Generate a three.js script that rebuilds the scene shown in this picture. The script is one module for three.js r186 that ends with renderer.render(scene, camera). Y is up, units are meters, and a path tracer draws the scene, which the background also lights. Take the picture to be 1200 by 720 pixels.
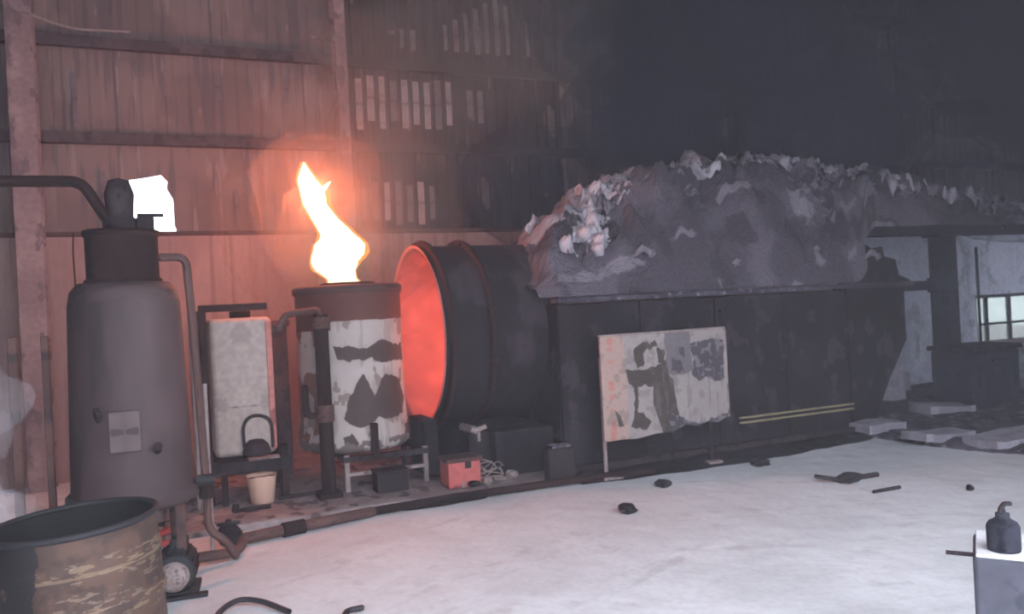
import * as THREE from 'three';
import { mergeGeometries } from 'three/addons/utils/BufferGeometryUtils.js';
import { RoundedBoxGeometry } from 'three/addons/geometries/RoundedBoxGeometry.js';

// ---------- camera, sky, haze, exposure ----------
const scene = new THREE.Scene();
const camera = new THREE.PerspectiveCamera(41.83, 1200 / 720, 0.05, 200);
camera.position.set(0, 1.6, 0);
camera.rotation.set(0, 0, -3.0 * Math.PI / 180);          // the phone was held slightly askew
camera.focus = 2.4; camera.userData.fStop = 5;             // focused a little short, so the plant behind is slightly soft
const renderer = new THREE.WebGLRenderer();
renderer.toneMapping = THREE.LinearToneMapping;
renderer.toneMappingExposure = 1.0;
renderer.shadowMap.enabled = true;
const SKY = new Float32Array(16 * 8 * 4);                  // flat overcast sky, the same in every direction
for (let i = 0; i < 128; i++) SKY.set([0.88, 0.93, 1.06, 1], i * 4);
const skyTexture = new THREE.DataTexture(SKY, 16, 8, THREE.RGBAFormat, THREE.FloatType);
skyTexture.mapping = THREE.EquirectangularReflectionMapping; skyTexture.needsUpdate = true;
scene.background = skyTexture; scene.environment = skyTexture;
scene.backgroundIntensity = 6.2; scene.environmentIntensity = 6.2;
const SMOKE = { color: new THREE.Color().setRGB(0.86, 0.86, 0.95), density: 0.009 };
scene.fog = new THREE.FogExp2(SMOKE.color, SMOKE.density);
const FIRE = { color: new THREE.Color().setRGB(1, 0.21, 0.1), power: 24 };

// ---------- helpers ----------
const A = 23.4 * Math.PI / 180, CA = Math.cos(A), SA = Math.sin(A);   // the plant stands turned by A: local x runs along the back wall, local z comes out of it
const P = (s, y, n) => new THREE.Vector3(0.22 + s * CA + n * SA, y, -7.1 - s * SA + n * CA);
const V = (x, y, z) => new THREE.Vector3(x, y, z);
let seed = 7;
const rnd = (a = 0, b = 1) => { seed = (seed * 1664525 + 1013904223) >>> 0; return a + (b - a) * seed / 4294967296; };
const hash = (x, y, z) => { let h = Math.imul(x, 374761393) + Math.imul(y, 668265263) + Math.imul(z, 1440662683) | 0; h = Math.imul(h ^ (h >>> 13), 1274126177); return ((h ^ (h >>> 16)) >>> 0) / 4294967296; };
const sm = (t) => t * t * (3 - 2 * t), mix = (a, b, t) => a + (b - a) * t;
function noise(x, y, z = 0) {
  const i = Math.floor(x), j = Math.floor(y), k = Math.floor(z), u = sm(x - i), v = sm(y - j), w = sm(z - k), h = (a, b, c) => hash(i + a, j + b, k + c);
  return mix(mix(mix(h(0, 0, 0), h(1, 0, 0), u), mix(h(0, 1, 0), h(1, 1, 0), u), v), mix(mix(h(0, 0, 1), h(1, 0, 1), u), mix(h(0, 1, 1), h(1, 1, 1), u), v), w);
}
const fbm = (x, y, z = 0, o = 4) => { let s = 0, a = 0.5, t = 0; for (let i = 0; i < o; i++) { s += a * noise(x, y, z + i * 7.3); t += a; a *= 0.5; x *= 2.03; y *= 2.03; z *= 2.03; } return s / t; };
const step = (a, b, x) => sm(Math.min(1, Math.max(0, (x - a) / (b - a))));
function inside(poly, x, y) { let c = false; for (let i = 0, j = poly.length - 1; i < poly.length; j = i++) { const [xi, yi] = poly[i], [xj, yj] = poly[j]; if ((yi > y) !== (yj > y) && x < (xj - xi) * (y - yi) / (yj - yi) + xi) c = !c; } return c; }
const blend = (a, b, t) => [mix(a[0], b[0], t), mix(a[1], b[1], t), mix(a[2], b[2], t)];

function bake(w, h, f, srgb = true, metres) {          // f(u, v) -> [r, g, b] 0..255 (sRGB) or a grey value
  const d = new Uint8Array(w * h * 4);
  for (let y = 0; y < h; y++) for (let x = 0; x < w; x++) {
    const c = f((x + 0.5) / w, (y + 0.5) / h), o = (y * w + x) * 4, g = typeof c === 'number';
    for (let k = 0; k < 3; k++) d[o + k] = Math.max(0, Math.min(255, g ? c * 255 : c[k]));
    d[o + 3] = 255;
  }
  const t = new THREE.DataTexture(d, w, h); t.magFilter = THREE.LinearFilter; t.minFilter = THREE.LinearFilter;
  if (srgb) t.colorSpace = THREE.SRGBColorSpace;
  t.wrapS = t.wrapT = metres ? THREE.MirroredRepeatWrapping : THREE.ClampToEdgeWrapping;
  if (metres) t.repeat.set(1 / metres, 1 / metres);
  t.needsUpdate = true; return t;
}
const mat = (o) => new THREE.MeshStandardMaterial({ roughness: 0.85, ...o });
const matte = (o) => new THREE.MeshPhysicalMaterial({ roughness: 0.95, specularIntensity: 0.2, ...o });      // soot hardly shines
const rgb = (r, g, b) => new THREE.Color(`rgb(${r},${g},${b})`);

function worldUV(g) {                                   // uv in metres from the face each triangle shows
  g = g.index ? g.toNonIndexed() : g;
  const p = g.attributes.position, uv = new Float32Array(p.count * 2), a = V(), b = V(), c = V();
  for (let i = 0; i < p.count; i += 3) {
    a.fromBufferAttribute(p, i); b.fromBufferAttribute(p, i + 1); c.fromBufferAttribute(p, i + 2);
    const n = b.clone().sub(a).cross(c.clone().sub(a)), x = Math.abs(n.x), y = Math.abs(n.y), z = Math.abs(n.z);
    [a, b, c].forEach((q, k) => { const o = (i + k) * 2; if (y >= x && y >= z) { uv[o] = q.x; uv[o + 1] = q.z; } else if (x >= z) { uv[o] = q.z; uv[o + 1] = q.y; } else { uv[o] = q.x; uv[o + 1] = q.y; } });
  }
  g.setAttribute('uv', new THREE.BufferAttribute(uv, 2)); return g;
}
const strip = (g) => { g = g.index ? g.toNonIndexed() : g; for (const k of Object.keys(g.attributes)) if (!['position', 'normal', 'uv'].includes(k)) g.deleteAttribute(k); return g; };
const join = (list) => list.length === 1 ? list[0] : mergeGeometries(list.map(strip));
const box = (w, h, d, x = 0, y = 0, z = 0, r = 0) => worldUV((r ? new RoundedBoxGeometry(w, h, d, 2, r) : new THREE.BoxGeometry(w, h, d)).translate(x, y, z));
function turned(g, rx = 0, ry = 0, rz = 0) { return g.applyMatrix4(new THREE.Matrix4().makeRotationFromEuler(new THREE.Euler(rx, ry, rz))); }
const lathe = (pts, seg = 40) => new THREE.LatheGeometry(pts.map(([r, y]) => new THREE.Vector2(r, y)), seg).rotateY(Math.PI);     // u = 0.5 faces +z
const tube = (pts, r, seg = 40, rad = 10, tension = 0.2) => { const c = new THREE.CatmullRomCurve3(pts.map((p) => p.isVector3 ? p : V(...p)), false, 'catmullrom', tension); return strip(new THREE.TubeGeometry(c, seg, r, rad, false)); };
function rod(a, b, r, rad = 12) {                        // capped straight bar
  const A_ = V(...a), B = V(...b), d = B.clone().sub(A_), g = new THREE.CylinderGeometry(r, r, d.length(), rad);
  g.applyQuaternion(new THREE.Quaternion().setFromUnitVectors(V(0, 1, 0), d.clone().normalize())); const m = A_.add(B).multiplyScalar(0.5);
  return strip(g.translate(m.x, m.y, m.z));
}
function elbowPipe(pts, r, bend = 0.07) {               // pipe with rounded elbows and closed ends
  const path = new THREE.CurvePath(), q = pts.map((p) => V(...p)); let from = q[0];
  for (let i = 1; i < q.length; i++) {
    if (i === q.length - 1) { path.add(new THREE.LineCurve3(from, q[i])); break; }
    const b = Math.min(bend, q[i].distanceTo(q[i - 1]) * 0.45, q[i].distanceTo(q[i + 1]) * 0.45);
    const p0 = q[i].clone().add(q[i - 1].clone().sub(q[i]).setLength(b)), p1 = q[i].clone().add(q[i + 1].clone().sub(q[i]).setLength(b));
    path.add(new THREE.LineCurve3(from, p0)); path.add(new THREE.QuadraticBezierCurve3(p0, q[i], p1)); from = p1;
  }
  const ends = [q[0], q[q.length - 1]].map((e) => strip(new THREE.SphereGeometry(r, 10, 6).translate(e.x, e.y, e.z)));
  return join([strip(new THREE.TubeGeometry(path, 24 * pts.length, r, 10, false)), ...ends]);
}
function rough(g, amp, freq, s = 0) {                    // push vertices about with noise (position-keyed, so seams stay shut)
  const p = g.attributes.position;
  for (let i = 0; i < p.count; i++) { const x = p.getX(i), y = p.getY(i), z = p.getZ(i), f = (k) => (fbm(x * freq + k, y * freq + s, z * freq - k, 3) - 0.5) * 2 * amp; p.setXYZ(i, x + f(1), y + f(31), z + f(61)); }
  g.computeVertexNormals(); return g;
}
const lump = (rx, ry, rz, amp, s, detail = 2) => { const g = new THREE.IcosahedronGeometry(1, detail); rough(g, amp, 1.6, s); g.scale(rx, ry, rz); g.computeVertexNormals(); return strip(g); };

const taken = {};
const numbered = (n) => { const k = taken[n] = (taken[n] ?? -1) + 1; return k ? `${n}_${String(k).padStart(3, '0')}` : n; };
function thing(name, label, category, [s, y, n] = [0, 0, 0], turn = 0, group) {
  const o = new THREE.Group(); o.name = numbered(name); o.position.copy(P(s, y, n)); o.rotation.y = A + turn; o.userData = { label, category };
  if (group) o.userData.group = group;
  scene.add(o); return o;
}
function part(name, geometries, material, parent, label) {
  const m = new THREE.Mesh(Array.isArray(geometries) ? join(geometries) : geometries, material);
  m.name = name; m.castShadow = m.receiveShadow = true; if (label) m.userData.label = label;
  parent.add(m); return m;
}
const parts = (name, list, material, parent, label) => list.map((g) => part(name, g, material, parent, label));
function single(name, label, category, geometries, material, [s, y, n], turn = 0, group) {   // a thing of one mesh
  const m = new THREE.Mesh(Array.isArray(geometries) ? join(geometries) : geometries, material);
  m.name = numbered(name); m.castShadow = m.receiveShadow = true; m.position.copy(P(s, y, n)); m.rotation.y = A + turn; m.userData = { label, category };
  if (group) m.userData.group = group;
  scene.add(m); return m;
}
function setting(name) { const o = new THREE.Group(); o.name = name; o.position.copy(P(0, 0, 0)); o.rotation.y = A; o.userData.kind = 'structure'; scene.add(o); return o; }

// ---------- materials ----------
const grain = bake(256, 256, (u, v) => fbm(u * 40, v * 40, 3, 3), false, 1);
const floorMap = bake(1024, 1024, (u, v) => {
  const x = u * 12, y = v * 12, a = fbm(x * 0.9, y * 0.9, 1, 5), b = fbm(x * 5, y * 5, 2, 4), streak = fbm(x * 0.6 + y * 0.5, (y - x * 0.45) * 5, 5, 4);
  let c = blend([219, 221, 223], [231, 233, 235], step(0.35, 0.65, a));
  c = blend(c, [206, 205, 207], 0.5 * step(0.6, 0.72, streak) * step(0.4, 0.6, b));
  c = blend(c, [190, 187, 189], 0.35 * step(0.68, 0.8, fbm(x * 2.2, y * 2.2, 9, 5)));
  return c.map((k) => k - 14 * (fbm(x * 22, y * 22, 4, 2) - 0.4));
}, true, 6);
const floorBump = bake(512, 512, (u, v) => fbm(u * 20, v * 20, 6, 5), false, 3);
const M = {};
M.floor = mat({ map: floorMap, bumpMap: floorBump, bumpScale: 0.012, roughness: 0.8 });
const blotch = (a, b, c, f = 3, w = 0.12) => bake(512, 512, (u, v) => {
  const x = u * 2, y = v * 2, n1 = fbm(x * f, y * f, 11, 5), n2 = fbm(x * f * 3 + 9, y * f * 2.2, 17, 5);
  return blend(blend(a, b, step(0.5 - w, 0.5 + w, n1)), c, step(0.62, 0.7, n2)).map((k) => k * (0.9 + 0.2 * fbm(x * 30, y * 30, 2, 2)));
}, true, 2);
M.plinth = mat({ map: blotch([142, 124, 122], [168, 152, 150], [96, 82, 82], 3), bumpMap: grain, bumpScale: 0.006 });
M.soot = matte({ map: blotch([37, 32, 35], [46, 40, 44], [58, 51, 55], 2.4), bumpMap: grain, bumpScale: 0.004 });
M.sootBrown = matte({ map: blotch([44, 31, 29], [58, 41, 37], [32, 24, 24], 3), bumpMap: grain, bumpScale: 0.003 });
M.ash = matte({ map: blotch([66, 61, 68], [88, 82, 90], [124, 118, 126], 4), roughness: 1, bumpMap: grain, bumpScale: 0.02 });
M.steel = matte({ map: blotch([50, 42, 44], [64, 54, 56], [38, 31, 33], 4) });
M.rustSteel = mat({ map: blotch([76, 51, 46], [94, 65, 58], [54, 38, 36], 5), roughness: 0.8 });
M.paleSteel = mat({ map: blotch([138, 122, 118], [156, 140, 136], [96, 80, 78], 5), roughness: 0.6 });
M.rubber = mat({ color: rgb(38, 34, 40), roughness: 0.6 });
M.black = mat({ color: rgb(28, 26, 30), roughness: 0.7 });
const dim = { roughness: 0.9, bumpMap: grain, bumpScale: 0.003 };
M.sheetPaint = [0, 1].map((k) => mat({ ...dim, map: bake(512, 512, (u, v) => {
  const x = u * 2, y = v * 2 + k * 9, run = fbm(x * 16, y * 1.2, 21 + k, 4), pat = fbm(x * 1.6, y * 1.6, 4 + k, 5);
  let c = blend([110, 93, 89], [126, 108, 103], step(0.4, 0.6, pat));
  c = blend(c, [88, 78, 82], 0.6 * step(0.54, 0.68, run));
  return blend(c, [146, 130, 128], 0.7 * step(0.7, 0.76, fbm(x * 11, y * 1.5, 33 + k, 4)));
}, true, 2) }));
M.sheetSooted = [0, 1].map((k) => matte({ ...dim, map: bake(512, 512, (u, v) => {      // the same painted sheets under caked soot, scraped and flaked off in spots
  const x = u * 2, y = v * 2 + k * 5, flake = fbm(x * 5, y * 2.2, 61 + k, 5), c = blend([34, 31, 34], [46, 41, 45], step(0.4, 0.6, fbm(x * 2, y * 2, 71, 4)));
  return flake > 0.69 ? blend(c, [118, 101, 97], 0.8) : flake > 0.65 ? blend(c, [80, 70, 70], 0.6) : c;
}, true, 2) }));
M.sheetGrey = mat({ ...dim, map: blotch([86, 83, 85], [98, 94, 97], [72, 69, 72], 2) });
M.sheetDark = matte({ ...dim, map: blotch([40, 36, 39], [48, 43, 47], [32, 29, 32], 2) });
M.rib = mat({ ...dim, map: blotch([160, 142, 144], [176, 158, 158], [120, 100, 102], 5) });
M.ribDim = mat({ ...dim, map: blotch([106, 96, 100], [122, 110, 114], [80, 70, 74], 5) });
M.plaster = mat({ ...dim, map: bake(1024, 256, (u, v) => {
  const x = u * 8, y = v * 2, a = fbm(x * 1.3, y * 1.3, 8, 5), run = fbm(x * 7, y * 0.8, 3, 4);
  let c = blend([150, 122, 118], [168, 140, 134], step(0.38, 0.62, a));
  return blend(c, [122, 96, 92], 0.5 * step(0.6, 0.74, run)).map((k) => k * (0.95 + 0.1 * fbm(x * 20, y * 20, 1, 2)));
}, true, 4) });
M.plasterPale = mat({ ...dim, map: blotch([182, 184, 198], [196, 197, 210], [160, 160, 172], 2) });
M.column = mat({ map: blotch([136, 112, 112], [152, 128, 126], [108, 88, 90], 3), roughness: 0.7 });
M.girt = matte({ map: blotch([78, 68, 70], [90, 78, 80], [62, 54, 56], 3) });
M.columnDark = matte({ map: blotch([46, 46, 54], [56, 56, 65], [36, 36, 43], 3) });

// ---------- the setting ----------
{
  const S0 = -5, S1 = 15, N0 = -3.2, N1 = 6.2;
  const f = setting('floor');
  const g = new THREE.PlaneGeometry(44, 34, 220, 170).rotateX(-Math.PI / 2), p = g.attributes.position;
  for (let i = 0; i < p.count; i++) p.setY(i, 0.012 * (fbm(p.getX(i) * 0.9, p.getZ(i) * 0.9, 2, 4) - 0.62));
  g.computeVertexNormals(); part('powder_covered_concrete', worldUV(g.translate(4, 0, 9)), M.floor, f);
  part('concrete_slab', box(44, 0.3, 34, 4, -0.17, 9), M.plinth, f);
  const yard = setting('ground_behind');
  part('yard', box(44, 0.3, 12, 4, -0.2, -14), M.plinth, yard);

  const c = setting('ceiling');
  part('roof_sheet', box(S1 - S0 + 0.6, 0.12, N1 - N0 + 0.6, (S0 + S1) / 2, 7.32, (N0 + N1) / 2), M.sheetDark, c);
  for (let n = -2; n < 6; n += 1.6) part('purlin', box(S1 - S0, 0.18, 0.08, (S0 + S1) / 2, 7.16, n), M.columnDark, c);
  const wl = setting('wall_left'); part('cladding', box(0.2, 7.3, N1 - N0, S0 - 0.1, 3.65, (N0 + N1) / 2), M.sheetGrey, wl);
  const wr = setting('wall_right'); part('cladding', [box(0.2, 4.7, N1 - N0, S1 + 0.1, 4.95, (N0 + N1) / 2), box(0.2, 2.6, N1 - 1.2, S1 + 0.1, 1.3, (N1 + 1.2) / 2)], M.sheetDark, wr);   // unseen doorway added at its far end to light the right bay

  const wf = setting('wall_front_added'); part('cladding', box(S1 - 2.8, 7.3, 0.2, (S1 + 2.8) / 2, 3.65, N1 + 0.1), M.sheetGrey, wf); part('added_fascia', box(2.8 - S0, 2.3, 0.2, (S0 + 2.8) / 2, 6.15, N1 + 0.1), M.sheetGrey, wf);  // unseen front wall and fascia, added to cut daylight at right and above
  const w = setting('wall_back');
  const m0 = 9.95, m1 = 11.6, wy0 = 0.5, wy1 = 1.38;       // window opening in the pale masonry
  part('masonry', box(7 - S0, 2.6, 0.24, (7 + S0) / 2, 1.3, N0 - 0.14), M.plaster, w);
  part('masonry', [box(m0 - 7, 2.6, 0.24, (m0 + 7) / 2, 1.3, N0 - 0.14), box(S1 - m1, 2.6, 0.24, (S1 + m1) / 2, 1.3, N0 - 0.14), box(m1 - m0, wy0, 0.24, (m0 + m1) / 2, wy0 / 2, N0 - 0.14), box(m1 - m0, 2.6 - wy1, 0.24, (m0 + m1) / 2, (2.6 + wy1) / 2, N0 - 0.14)], M.plasterPale, w);
  part('coping', box(S1 - S0, 0.05, 0.3, (S0 + S1) / 2, 2.61, N0 - 0.13, 0.015), M.rustSteel, w);
  // corrugated sheets, one mesh each
  const cache = {};
  function sheetGeometry(width, height, pitch, deep) {
    const key = [width, height, pitch, deep].join(); if (cache[key]) return cache[key];
    const front = [], n = Math.round(width / pitch), pw = width / n;
    for (let i = 0; i < n; i++) for (const [t, z] of [[0, 0], [0.38, 0], [0.5, deep], [0.88, deep]]) front.push([(i + t) * pw, z]);
    front.push([width, 0]);
    const sh = new THREE.Shape(); front.forEach(([x, z], i) => i ? sh.lineTo(x, -z) : sh.moveTo(x, -z));
    for (let i = front.length - 1; i >= 0; i--) sh.lineTo(front[i][0], -front[i][1] + 0.006);
    return cache[key] = worldUV(new THREE.ExtrudeGeometry(sh, { depth: height, bevelEnabled: false }).rotateX(-Math.PI / 2));
  }
  const rows = [[2.63, 3.62], [3.6, 4.64], [4.62, 5.9], [5.88, 7.3]];
  const hole = [[-3.30, 2.63], [-3.27, 2.78], [-3.33, 2.86], [-3.28, 3.0], [-3.30, 3.19], [-3.12, 3.22], [-2.98, 3.25], [-2.92, 3.18], [-2.93, 3.1], [-2.87, 2.98], [-2.87, 2.7], [-2.85, 2.63]];
  for (let k = 0; k < 20; k++) rows.forEach(([y0, y1], r) => {
    const s = S0 + k, left = s < -1.05;
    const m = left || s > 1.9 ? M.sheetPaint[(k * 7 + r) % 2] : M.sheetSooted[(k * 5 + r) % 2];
    if (r === 0 && (s === -4 || s === -3)) return;
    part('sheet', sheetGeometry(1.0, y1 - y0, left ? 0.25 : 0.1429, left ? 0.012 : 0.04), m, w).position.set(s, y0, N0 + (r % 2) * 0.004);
  });
  const holed = new THREE.Shape([[-4, 2.63], ...hole, [-2, 2.63], [-2, 3.62], [-4, 3.62]].map(([x, y]) => new THREE.Vector2(x, y)));
  part('torn_sheet', worldUV(new THREE.ExtrudeGeometry(holed, { depth: 0.006, bevelEnabled: false }).translate(0, 0, N0)), M.sheetPaint[0], w);
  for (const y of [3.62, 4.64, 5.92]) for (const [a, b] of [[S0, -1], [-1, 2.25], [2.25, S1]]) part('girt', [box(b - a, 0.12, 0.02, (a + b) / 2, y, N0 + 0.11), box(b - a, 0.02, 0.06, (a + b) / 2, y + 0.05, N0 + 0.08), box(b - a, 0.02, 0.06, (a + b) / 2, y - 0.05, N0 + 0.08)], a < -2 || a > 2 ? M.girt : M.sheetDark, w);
  for (const s of [-4.22, -1.0]) {
    const t = s === -1.0 ? 0.13 : 0.24;
    part('column', [box(t, 7.3, 0.018, s, 3.65, N0 + 0.36, 0.004), box(t, 7.3, 0.018, s, 3.65, N0 + 0.13, 0.004), box(0.016, 7.3, 0.22, s, 3.65, N0 + 0.245)], M.column, w);
  }
  part('downpipe', rod([5.7, 2.7, N0 + 0.2], [5.7, 7.2, N0 + 0.2], 0.06, 16), M.columnDark, w);
  // pale surviving paint crests on the scorched sheets
  const rib = (s, y0, y1, m, wide = 0.055) => part('pale_rib', worldUV(rough(new THREE.BoxGeometry(wide, y1 - y0, 0.012, 2, 8, 1), 0.008, 6, s)), m, w).position.set(s, (y0 + y1) / 2, N0 + 0.05);
  const pitch = 1 / 7;
  for (let i = 0; i < 13; i++) { const s = -0.985 + i * pitch + 0.1; if (i === 0) rib(s, 4.1, 4.52, M.ribDim, 0.04); else if (i !== 10) rib(s, 3.86 + rnd(-0.06, 0.1) + (i > 9 ? 0.1 : 0), 4.5 - rnd(0, 0.05) - (i > 9 ? 0.1 : 0), i % 4 === 0 || i > 9 ? M.ribDim : M.rib, rnd(0.065, 0.088)); }
  for (let i = 0; i < 8; i++) rib(-0.985 + i * pitch + 0.1, 2.66 + rnd(0, 0.15), 3.3 - rnd(0, 0.1) - Math.abs(i - 4) * 0.03, i % 3 ? M.ribDim : M.rib, rnd(0.055, 0.08));
  for (let i = 3; i < 18; i++) if (![5, 6, 16, 14].includes(i)) rib(-0.985 + (i + 2) * pitch + 0.1, 4.84 + rnd(0, 0.05), 5.0 + (i < 5 ? 0.1 : 0.12 + 0.5 * Math.max(0, 1 - Math.abs(i - 12) / 6)), M.ribDim, rnd(0.04, 0.075));
  for (const [s, a, b] of [[-3.78, 3.74, 4.34], [-2.34, 4.1, 4.4], [-1.59, 4.12, 4.42], [-3.55, 2.7, 3.3], [-2.2, 2.7, 3.1]]) rib(s, a, b, M.ribDim, 0.05);

  const win = setting('window_1'), wc = (m0 + m1) / 2, ww = m1 - m0, wh = wy1 - wy0;
  const glass = new THREE.MeshPhysicalMaterial({ color: rgb(160, 166, 160), transmission: 1, roughness: 0.35, thickness: 0 });
  part('window_frame', [box(ww, 0.06, 0.1, wc, wy0 + 0.03, N0 - 0.1), box(ww, 0.06, 0.1, wc, wy1 - 0.03, N0 - 0.1), box(0.06, wh, 0.1, m0 + 0.03, wy0 + wh / 2, N0 - 0.1), box(0.06, wh, 0.1, m1 - 0.03, wy0 + wh / 2, N0 - 0.1), box(0.04, wh, 0.07, m0 + 0.35, wy0 + wh / 2, N0 - 0.1), box(0.05, wh, 0.07, m0 + 0.95, wy0 + wh / 2, N0 - 0.1), box(ww, 0.04, 0.06, wc, wy0 + 0.36, N0 - 0.1)], M.columnDark, win);
  for (const [a, b] of [[0.06, 0.33], [0.37, 0.92], [0.98, 1.59]]) for (const [c0, c1] of [[0.06, 0.34], [0.38, 0.82]]) part('pane', box(b - a, c1 - c0, 0.004, m0 + (a + b) / 2, wy0 + (c0 + c1) / 2, N0 - 0.1), glass, win);
  const pl = setting('trim_1'); part('plinth_slab', [box(3.3, 0.06, 3.1, -1.45, 0.02, -1.6, 0.02)], M.plinth, pl);
}

// ---------- the horizontal furnace ----------
{
  const t = thing('horizontal_furnace', 'long soot-blackened horizontal furnace with a round fire-lit open mouth and a dark sheet casing', 'furnace', [0, 0, -1.3]);
  const lining = mat({ side: THREE.DoubleSide, roughness: 0.9, map: blotch([204, 134, 130], [212, 142, 138], [180, 114, 112], 2) });
  const ember = mat({ color: 0x000000, emissive: new THREE.Color().setRGB(1, 0.3, 0.1), emissiveIntensity: 2 });
  const R = 0.87, Y = 1.36, along = (g) => g.rotateZ(-Math.PI / 2).translate(0, Y, 0);         // lathe axis y -> x
  part('fire_chamber', along(lathe([[0, 0.46], [0.8, 0.46], [0.84, 0.42], [0.84, -0.72], [0.9, -0.74]], 64)), lining, t, 'fire-lit open chamber mouth');
  for (const [x, z, h] of [[0.05, 0.1, 0.4], [0.22, -0.12, 0.48], [0.32, 0.15, 0.35]]) part('hearth_flame', lathe([[0, 0], [0.1, 0.06], [0.09, 0.16], [0.05, h * 0.7], [0, h]], 16).translate(x, Y - 0.82, z), ember, t);
  { const lamp = new THREE.PointLight(FIRE.color, 2.7, 0, 2); lamp.name = 'hearth_flame_light'; lamp.position.set(0.12, Y - 0.05, 0.05); lamp.castShadow = true; lamp.shadow.radius = 6; t.add(lamp); }
  part('drum_shell', along(lathe([[R - 0.03, -0.7], [R + 0.02, -0.7], [R + 0.02, 0.5]], 64)), M.soot, t);
  for (const x of [-0.66, -0.27]) part('flange', along(lathe([[R, x - 0.025], [R + 0.07, x - 0.025], [R + 0.08, x], [R + 0.07, x + 0.025], [R, x + 0.025]], 64)), M.sootBrown, t);
  for (let i = 0; i < 24; i++) { const a = i / 24 * Math.PI * 2; part('bolt', rod([-0.32, Y + Math.cos(a) * (R + 0.045), Math.sin(a) * (R + 0.045)], [-0.22, Y + Math.cos(a) * (R + 0.045), Math.sin(a) * (R + 0.045)], 0.014, 8), M.steel, t); }
  part('saddle', [box(0.24, 0.4, 1.5, -0.38, 0.25, 0), box(0.5, 0.06, 1.7, -0.38, 0.05, 0)], M.soot, t);
  part('sill', box(0.14, 0.52, 0.5, -0.8, 0.33, 0.3, 0.02), M.soot, t);
  part('fire_box', box(0.6, 0.42, 1.7, 0.0, 0.25, 0.05, 0.02), M.soot, t);
  // casing panels 0.28 .. 4.72
  const slant = (a, b, z, d) => worldUV(new THREE.ExtrudeGeometry(new THREE.Shape([[a, 0.04], [4.12, 0.04], [4.4, 0.55], [b, 1.0], [b, 1.6], [a, 1.6]].map((q) => new THREE.Vector2(...q))), { depth: d, bevelEnabled: false }).translate(0, 0, z));   // buckled lower corner
  for (let i = 0; i < 5; i++) {
    const x0 = 0.3 + i * 0.884, g = i < 4 ? box(0.868, 1.56, 0.06, x0 + 0.434, 0.82, 1.08, 0.01) : slant(x0, x0 + 0.868, 1.05, 0.06);
    const pnl = part('casing_panel', g, M.soot, t);
    for (const bx of i < 4 ? [0.06, 0.81] : [0.06]) for (const by of [0.2, 0.8, 1.45]) part('bolt', rod([x0 + bx, by, 1.11], [x0 + bx, by, 1.125], 0.014, 8), M.steel, pnl);
  }
  part('casing_body', slant(0.3, 4.7, -1.25, 2.28), M.soot, t);
  part('casing_lip', box(4.56, 0.05, 0.16, 2.56, 1.635, 1.07, 0.01), M.ash, t);
  part('base_rail', box(3.8, 0.1, 0.12, 2.2, 0.06, 1.14), M.steel, t);
  for (const y of [0.305, 0.355]) part('guide_bar', rod([2.26, y, 1.16], [3.8, y, 1.16], 0.011), mat({ map: blotch([150, 140, 104], [168, 156, 118], [96, 88, 72], 6) }), t, 'thin yellowish bar');
}

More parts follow.
